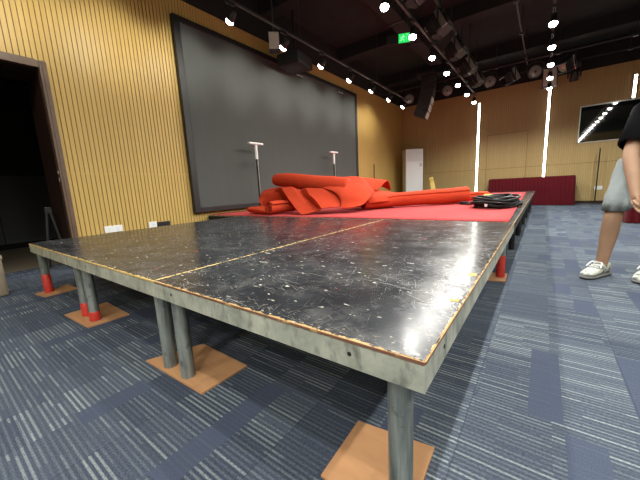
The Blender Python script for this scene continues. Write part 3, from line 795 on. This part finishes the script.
t = thing('yellow_cable_reel', 'small yellow cable winder lying just behind the black cable coil', 'cable reel', (-.50, 5.02, ZS))
b = MB()
for k in range(5): b.tube([(.13*math.cos(q)+.01*k, .10*math.sin(q), .024+.022*k+.006*math.sin(3*q)) for q in [2*PI*i/20 for i in range(21)]], .015, 8, cap=False)
b.build('yellow_cord', 'yellow', t)
MB().bbox((-.11, -.05, .012), (.11, .05, .11), .012).build('core', 'yellowdull', t)

# ------------------------------------------------------------------ T topped stands
def tstand(label, loc, zt, zw, white=True, rot=0):
    t = thing('t_bar_stand', label, 'stand', loc, rot, 'upright stands by the screen wall')
    h = zt-loc[2]; w = zw-loc[2]
    MB().lathe([(.002, 0), (.13, 0), (.13, .012), (.03, .022), (.016, .04), (.002, .04)], 20).build('base', 'black', t)
    MB().cyl((0, 0, .03), (0, 0, w), .017, n=10).build('pole', 'black', t)
    if white:
        MB().cyl((.028, 0, .03), (.022, 0, w), .008, n=8).build('side_rod', 'silver', t)
        MB().cyl((0, 0, w-.01), (0, 0, h), .030, n=12).build('upper_tube', 'white', t)
        MB().bbox((-.035, -.17, h-.02), (.035, .17, h+.02), .012).build('cross_bar', 'white', t)
    return t
tstand('white topped T stand behind the crumpled carpet, nearer the camera', (-4.2, 3.42, ZS), 1.72, 1.45)
tstand('white topped T stand behind the crumpled carpet, farther from the camera', (-4.2, 6.05, ZS), 1.73, 1.45)
tstand('thin plain black pole at the left wall between the screen and the air conditioner', (-4.36, 8.68, ZS), 1.53, 1.53, False)
tstand('thin plain black pole standing against the far wall beside the window', (1.42, 11.3, 0), 1.58, 1.58, False)

# ------------------------------------------------------------------ air conditioner
t = thing('floor_air_conditioner', 'white floor standing air conditioner in the far left corner', 'air conditioner', (-3.84, 10.86, 0), math.radians(36)); t.scale = (1.12, 1.1, 1.03)
MB().bbox((-.29, -.20, 0), (.29, .2, 2.03), .02).build('body', 'acwhite', t)
MB().bbox((-.275, -.215, .06), (.275, -.198, 1.54), .008).build('front_panel', 'acwhite', t)
MB().bbox((-.275, -.212, 1.56), (.275, -.198, 2.0), .008).build('upper_panel', 'acwhite', t)
b = MB()
for k in range(9): b.box((-.25, -.218, 1.62+k*.038), (.25, -.211, 1.632+k*.038))
b.build('vent_louvre', 'acgrey', t)
MB().bbox((.17, -.222, 1.42), (.24, -.214, 1.53), .003).build('display', 'acgrey', t)
# yellow sign behind the roll
t = thing('yellow_floor_sign', 'yellow folding board peeking above the long carpet roll', 'sign', (-3.0, 10.5, 0), .2)
m = Matrix.Translation((-.06, -.02, 1.03)) @ Matrix.Rotation(math.radians(-14), 4, 'Y') @ Matrix.Rotation(math.radians(4), 4, 'X')
MB().bbox((-.075, -.03, -1.05), (.075, .03, 0.0), .028, mat=m).build('board', 'yellowdull', t)
m = Matrix.Translation((-.05, .03, .98)) @ Matrix.Rotation(math.radians(-12), 4, 'Y') @ Matrix.Rotation(math.radians(-24), 4, 'X') 
MB().bbox((-.06, -.015, -1.09), (.06, .015, 0), .012, mat=m).build('rear_leaf', 'yellowdull', t)

# ------------------------------------------------------------------ draped tables
def skirt_table(name, label, cx, cy, w, d, h, rot=0):
    t = thing(name, label, 'table', (cx, cy, 0), rot, 'maroon draped tables')
    MB().bbox((-w/2, -d/2, h-.03), (w/2, d/2, h), .008).build('tabletop', 'velvet', t)
    b = MB(); top = []; bot = []
    P = []
    n = int(2*(w+d)/.018)
    for k in range(n):
        s = k/n*2*(w+d)
        if s < w: x, y, nx, ny = -w/2+s, -d/2, 0, -1
        elif s < w+d: x, y, nx, ny = w/2, -d/2+s-w, 1, 0
        elif s < 2*w+d: x, y, nx, ny = w/2-(s-w-d), d/2, 0, 1
        else: x, y, nx, ny = -w/2, d/2-(s-2*w-d), -1, 0
        a = .018*(1+math.sin(2*PI*s/.095))+.004*noise.noise(V((s*4, 0, 0)))
        P.append((x, y, nx, ny, a))
    rings = []
    for z, f in ((h-.004, .15), (h-.06, .7), (h*.5, 1.1), (.012, 1.5)):
        rings.append([V((x+nx*a*f, y+ny*a*f, z)) for x, y, nx, ny, a in P])
    b.loft(rings, cap=False); b.build('skirt', 'velvet', t, sharp=False)
    b = MB()
    for sx in (-1, 1):
        for sy in (-1, 1):
            MB().cyl((sx*(w/2-.08), sy*(d/2-.08), 0), (sx*(w/2-.08), sy*(d/2-.08), h-.03), .018, n=8).build('leg', 'black', t)
skirt_table('draped_table', 'long table with pleated maroon skirt along the far wall', -.18, 11.08, 2.16, .52, .86, math.radians(-1))
skirt_table('draped_table', 'maroon draped table behind the walking person', 1.78, 7.9, .55, 2.6, .78, math.radians(-6))

# beige box at the left frame edge
t = thing('board_box', 'beige board box at the left edge of the photo, on the carpet before the doorway', 'box', (-3.97, -.36, 0), math.radians(8))
MB().bbox((-.2, -.17, 0), (.2, .17, .36), .02).build('carton', 'box', t)
MB().bbox((-.205, -.175, .34), (.205, .175, .385), .012).build('lid', 'box', t)

# ------------------------------------------------------------------ person
P0 = thing('person', 'person in black shirt and pale denim shorts walking at the right edge', 'person', (.80, 2.85, 0))
O0 = V((.80, 2.85, 0))
FW = V((-.5, -.86, 0)).normalized(); RT = V((-.86, .5, 0)).normalized()   # facing, and the person's right
J = dict(pel=V((.86, 2.98, .95)), rhip=V((.765, 3.02, .90)), rkn=V((.645, 2.765, .52)), ran=V((.612, 2.785, .09)),
         lhip=V((.95, 2.92, .90)), lkn=V((.895, 2.76, .50)), lan=V((.915, 2.82, .09)),
         sp1=V((.89, 2.97, 1.10)), sp2=V((.93, 2.94, 1.25)), nk=V((.96, 2.90, 1.40)), nk2=V((.955, 2.87, 1.48)), hd=V((.945, 2.84, 1.56)), hd2=V((.945, 2.84, 1.65)),
         rsh=V((.80, 2.985, 1.33)), rel=V((.705, 2.79, 1.00)), rwr=V((.735, 2.60, .665)), lsh=V((1.12, 2.82, 1.33)), lel=V((1.20, 2.72, 1.05)), lwr=V((1.14, 2.58, .82)))
vs, rs, es = [], [], []
def sv(p, r, par=None):
    vs.append(V(p)-O0); rs.append(r if isinstance(r, tuple) else (r, r))
    if par is not None: es.append((par, len(vs)-1))
    return len(vs)-1
pe = sv(J['pel'], (.105, .09)); s1 = sv(J['sp1'], (.095, .08), pe); s2 = sv(J['sp2'], (.095, .075), s1); nk = sv(J['nk'], (.056, .054), s2); n2 = sv(J['nk2'], .052, nk)
hd = sv(J['hd'], (.078, .092), n2); h2 = sv(J['hd2'], (.074, .09), hd)
for a in ('r', 'l'):
    hp = sv(J[a+'hip'], .092, pe); md = sv(J[a+'hip'].lerp(J[a+'kn'], .5), .078, hp); kn = sv(J[a+'kn'], .062, md)
    cf = sv(J[a+'kn'].lerp(J[a+'an'], .3)-FW*.012, .066, kn); c2 = sv(J[a+'kn'].lerp(J[a+'an'], .75), .047, cf); an = sv(J[a+'an'], .042, c2)
    ft = sv(J[a+'an']+FW*.12-V((0, 0, .05)), .032, an)
    sh = sv(J[a+'sh'], .064, s2); um = sv(J[a+'sh'].lerp(J[a+'el'], .5), .056, sh); el = sv(J[a+'el'], .050, um); fm = sv(J[a+'el'].lerp(J[a+'wr'], .35), .050, el)
    wr = sv(J[a+'wr'], .032, fm)
    d = (J[a+'wr']-J[a+'el']).normalized(); side = (FW-d*FW.dot(d)).normalized(); inn = d.cross(side).normalized()
    if inn.dot(RT)*(1 if a == 'r' else -1) > 0: inn = -inn      # palm faces the body
    pm = sv(J[a+'wr']+d*.055, (.034, .018), wr)
    for k, (off, ln) in enumerate(((.026, .070), (.009, .080), (-.009, .074), (-.025, .058))):
        b0 = J[a+'wr']+d*.088+side*off
        f0 = sv(b0, .0095, pm); f1 = sv(b0+d*ln*.45+inn*.010, .0088, f0); f2 = sv(b0+d*ln*.70+inn*.030, .0080, f1); sv(b0+d*ln*.74+inn*.052, .0068, f2)
    b0 = J[a+'wr']+d*.03+side*.028
    f0 = sv(b0, .0115, pm); f1 = sv(b0+d*.035+side*.018+inn*.012, .0100, f0); sv(b0+d*.062+side*.016+inn*.03, .0085, f1)
me = bpy.data.meshes.new('body'); me.from_pydata([tuple(v) for v in vs], es, []); me.materials.append(M['skin'])
bo = bpy.data.objects.new('body', me); COL.objects.link(bo); bo.parent = P0
bo.modifiers.new('skin', 'SKIN')
for i, d in enumerate(me.skin_vertices[0].data): d.radius = rs[i]; d.use_root = (i == 0)
bo.modifiers['skin'].use_smooth_shade = True
sb = bo.modifiers.new('sub', 'SUBSURF'); sb.levels = 2; sb.render_levels = 2
# clothes: lofted rings
def ring(c, ax, ay, wx, wy, n=28, wr=.006, sd=0):
    return [V(c)-O0+ax*math.cos(2*PI*k/n)*wx*(1+0)+ay*math.sin(2*PI*k/n)*wy+(ax*math.cos(2*PI*k/n)+ay*math.sin(2*PI*k/n))*wr*noise.noise(V((math.cos(2*PI*k/n)*2.2+sd, math.sin(2*PI*k/n)*2.2, c[2]*14))) for k in range(n)]
b = MB()
tors = [(J['pel'].lerp(J['sp1'], -.15), .178, .132), (J['pel'].lerp(J['sp1'], .3), .172, .128), (J['sp1'], .170, .124), (J['sp2'], .190, .138), (J['sp2'].lerp(J['nk'], .45), .200, .128), (J['sp2'].lerp(J['nk'], .72), .178, .112), (J['sp2'].lerp(J['nk'], .92), .115, .090), (J['nk']+V((0, 0, .012)), .074, .070)]
b.loft([ring(c, RT, FW, w, d, sd=1) for c, w, d in tors], cap=False)
for a, sg in (('r', 1), ('l', -1)):
    d = (J[a+'el']-J[a+'sh']).normalized(); ax = RT-d*RT.dot(d); ax.normalize(); ay = d.cross(ax)
    b.loft([ring(J[a+'sh']-RT*sg*.09+V((0, 0, .035)), ax, ay, .060, .080, sd=3), ring(J[a+'sh']-RT*sg*.03+V((0, 0, .025)), ax, ay, .082, .092, sd=3), ring(J[a+'sh'], ax, ay, .090, .096, sd=3), ring(J[a+'sh'].lerp(J[a+'el'], .35), ax, ay, .090, .096, sd=4), ring(J[a+'sh'].lerp(J[a+'el'], .80), ax, ay, .094, .100, sd=5), ring(J[a+'sh'].lerp(J[a+'el'], .83), ax, ay, .080, .088, sd=5)], cap=False)
o = b.build('shirt', 'shirt', P0, sharp=False)
b = MB()
b.loft([ring(J['pel']+V((0, 0, .07)), RT, FW, .165, .122, sd=7), ring(J['pel'], RT, FW, .180, .135, sd=7), ring(J['pel']-V((0, 0, .09)), RT, FW, .185, .140, sd=8), ring(J['pel']-V((0, 0, .15)), RT, FW, .13, .11, sd=8)], cap=False)
for a, sg in (('r', 1), ('l', -1)):
    K = J[a+'kn']; H = J[a+'hip']; d = (K-H).normalized(); ax = RT-d*RT.dot(d); ax.normalize(); ay = -d.cross(ax)
    E = H.lerp(K, .91)
    b.loft([ring(H+V((0, 0, .02)), ax, ay, .098, .108, sd=9+sg), ring(H.lerp(E, .3), ax, ay, .100, .104, wr=.016, sd=9+sg), ring(H.lerp(E, .5), ax, ay, .094, .098, wr=.022, sd=10+sg), ring(H.lerp(E, .7), ax, ay, .091, .095, wr=.024, sd=13+sg), ring(H.lerp(E, .88), ax, ay, .085, .089, wr=.020, sd=11+sg), ring(E, RT, FW, .083, .086, wr=.014, sd=12+sg),
            ring(E+V((0,0,.002)), RT, FW, .077, .081, wr=.014, sd=12+sg), ring(H.lerp(E, .9), RT, FW, .078, .082, wr=.012, sd=12+sg)], cap=False)
b.build('shorts', 'denim', P0, sharp=False)
# shoes
for a in ('r', 'l'):
    A = J[a+'an']; F = (FW if a == 'l' else (FW+RT*.08).normalized()); R2 = V((0, 0, 1)).cross(F)*-1
    base = V((A.x, A.y, 0))
    def srow(s, w, z0, z1, n=18):
        c = base+F*s-O0; out = []
        for k in range(n):
            th = 2*PI*k/n; sx = math.cos(th); sz = math.sin(th)
            out.append(c+R2*w*(abs(sx)**.8)*(1 if sx > 0 else -1)+V((0, 0, (z0+z1)/2+(z1-z0)/2*(abs(sz)**.75)*(1 if sz > 0 else -1))))
        return out
    b = MB(); b.loft([srow(-.085, .020, .03, .085), srow(-.075, .036, .025, .115), srow(-.03, .043, .022, .125), srow(.03, .046, .022, .118), srow(.085, .050, .022, .092), srow(.14, .052, .022, .070), srow(.185, .044, .022, .056), srow(.212, .024, .024, .042)])
    sh = b.build('shoe', 'shoe', P0, sharp=False)
    b = MB(); b.loft([srow(-.10, .018, .001, .036), srow(-.085, .038, 0, .036), srow(-.02, .046, 0, .034), srow(.05, .046, 0, .032), srow(.13, .055, 0, .032), srow(.19, .047, .002, .030), srow(.220, .024, .008, .028)]); b.build('sole', 'sole', sh, sharp=False)
    b = MB()
    for k in range(4):
        s = .045+k*.025; z = .118-k*.013
        b.tube([base-O0+F*s+R2*x+V((0, 0, z-6*x*x+.004*(1-k % 2))) for x in (-.032, -.016, 0, .016, .032)], .0055, 6)
    for sg in (-1, 1): b.tube(spline([base-O0+F*.045+V((0, 0, .122)), base-O0+F*.06+R2*sg*.035+V((0, 0, .125)), base-O0+F*.10+R2*sg*.05+V((0, 0, .09))], 4), .005, 6)
    b.build('lace', 'white', sh)
# head details
H = J['hd']-O0
b = MB(); b.lathe([(.078, -.02), (.087, .01), (.090, .045), (.080, .080), (.055, .103), (.025, .113), (.002, .115)], 20, mat=Matrix.Translation(H-FW*.020+V((0, 0, .060))) @ Matrix.Scale(1.08, 4, FW), cap=True); b.build('hair', 'hair', P0)
for sg in (-1, 1):
    MB().lathe([(.002, -.011), (.009, -.007), (.0115, 0), (.009, .007), (.002, .011)], 10, mat=Matrix.Translation(H+FW*.079+RT*sg*.030+V((0, 0, .022)))).build('eye', 'eyew', P0)
    MB().lathe([(.002, -.03), (.016, -.015), (.02, .01), (.012, .03), (.002, .032)], 10, mat=Matrix.Translation(H+RT*sg*.078+V((0, 0, .012)))).build('ear', 'skin', P0)
MB().tube([H+FW*.088+V((0, 0, .03)), H+FW*.106+V((0, 0, -.002)), H+FW*.098+V((0, 0, -.012))], [.007, .014, .009], 8).build('nose', 'skin', P0)
MB().tube([H+FW*.088-RT*.024+V((0, 0, -.045)), H+FW*.094+V((0, 0, -.043)), H+FW*.088+RT*.024+V((0, 0, -.045))], .006, 6).build('mouth', 'lips', P0)

# ------------------------------------------------------------------ camera and world
yaw, pitch, roll_, f = -.640586447, .171787443, -.0493209987, 299.62431
cam = bpy.data.cameras.new('camera'); co = bpy.data.objects.new('camera', cam); COL.objects.link(co)
cy, sy, cp, sp = math.cos(yaw), math.sin(yaw), math.cos(pitch), math.sin(pitch)
fw = V((sy*cp, cy*cp, -sp)); r = V((cy, -sy, 0)); u = r.cross(fw)
c, s = math.cos(roll_), math.sin(roll_)
rr, uu = c*r+s*u, -s*r+c*u
m = Matrix((rr, uu, -fw)).transposed().to_4x4(); m.translation = V((.174884509, -.585764097, .85))
co.matrix_world = m
cam.sensor_fit = 'HORIZONTAL'; cam.sensor_width = 36; cam.lens = f*36/640
cam.clip_start = .02; cam.clip_end = 100
S.camera = co
w = bpy.data.worlds.new('world'); S.world = w; w.use_nodes = True
w.node_tree.nodes['Background'].inputs[0].default_value = (.5, .55, .6, 1); w.node_tree.nodes['Background'].inputs[1].default_value = .02
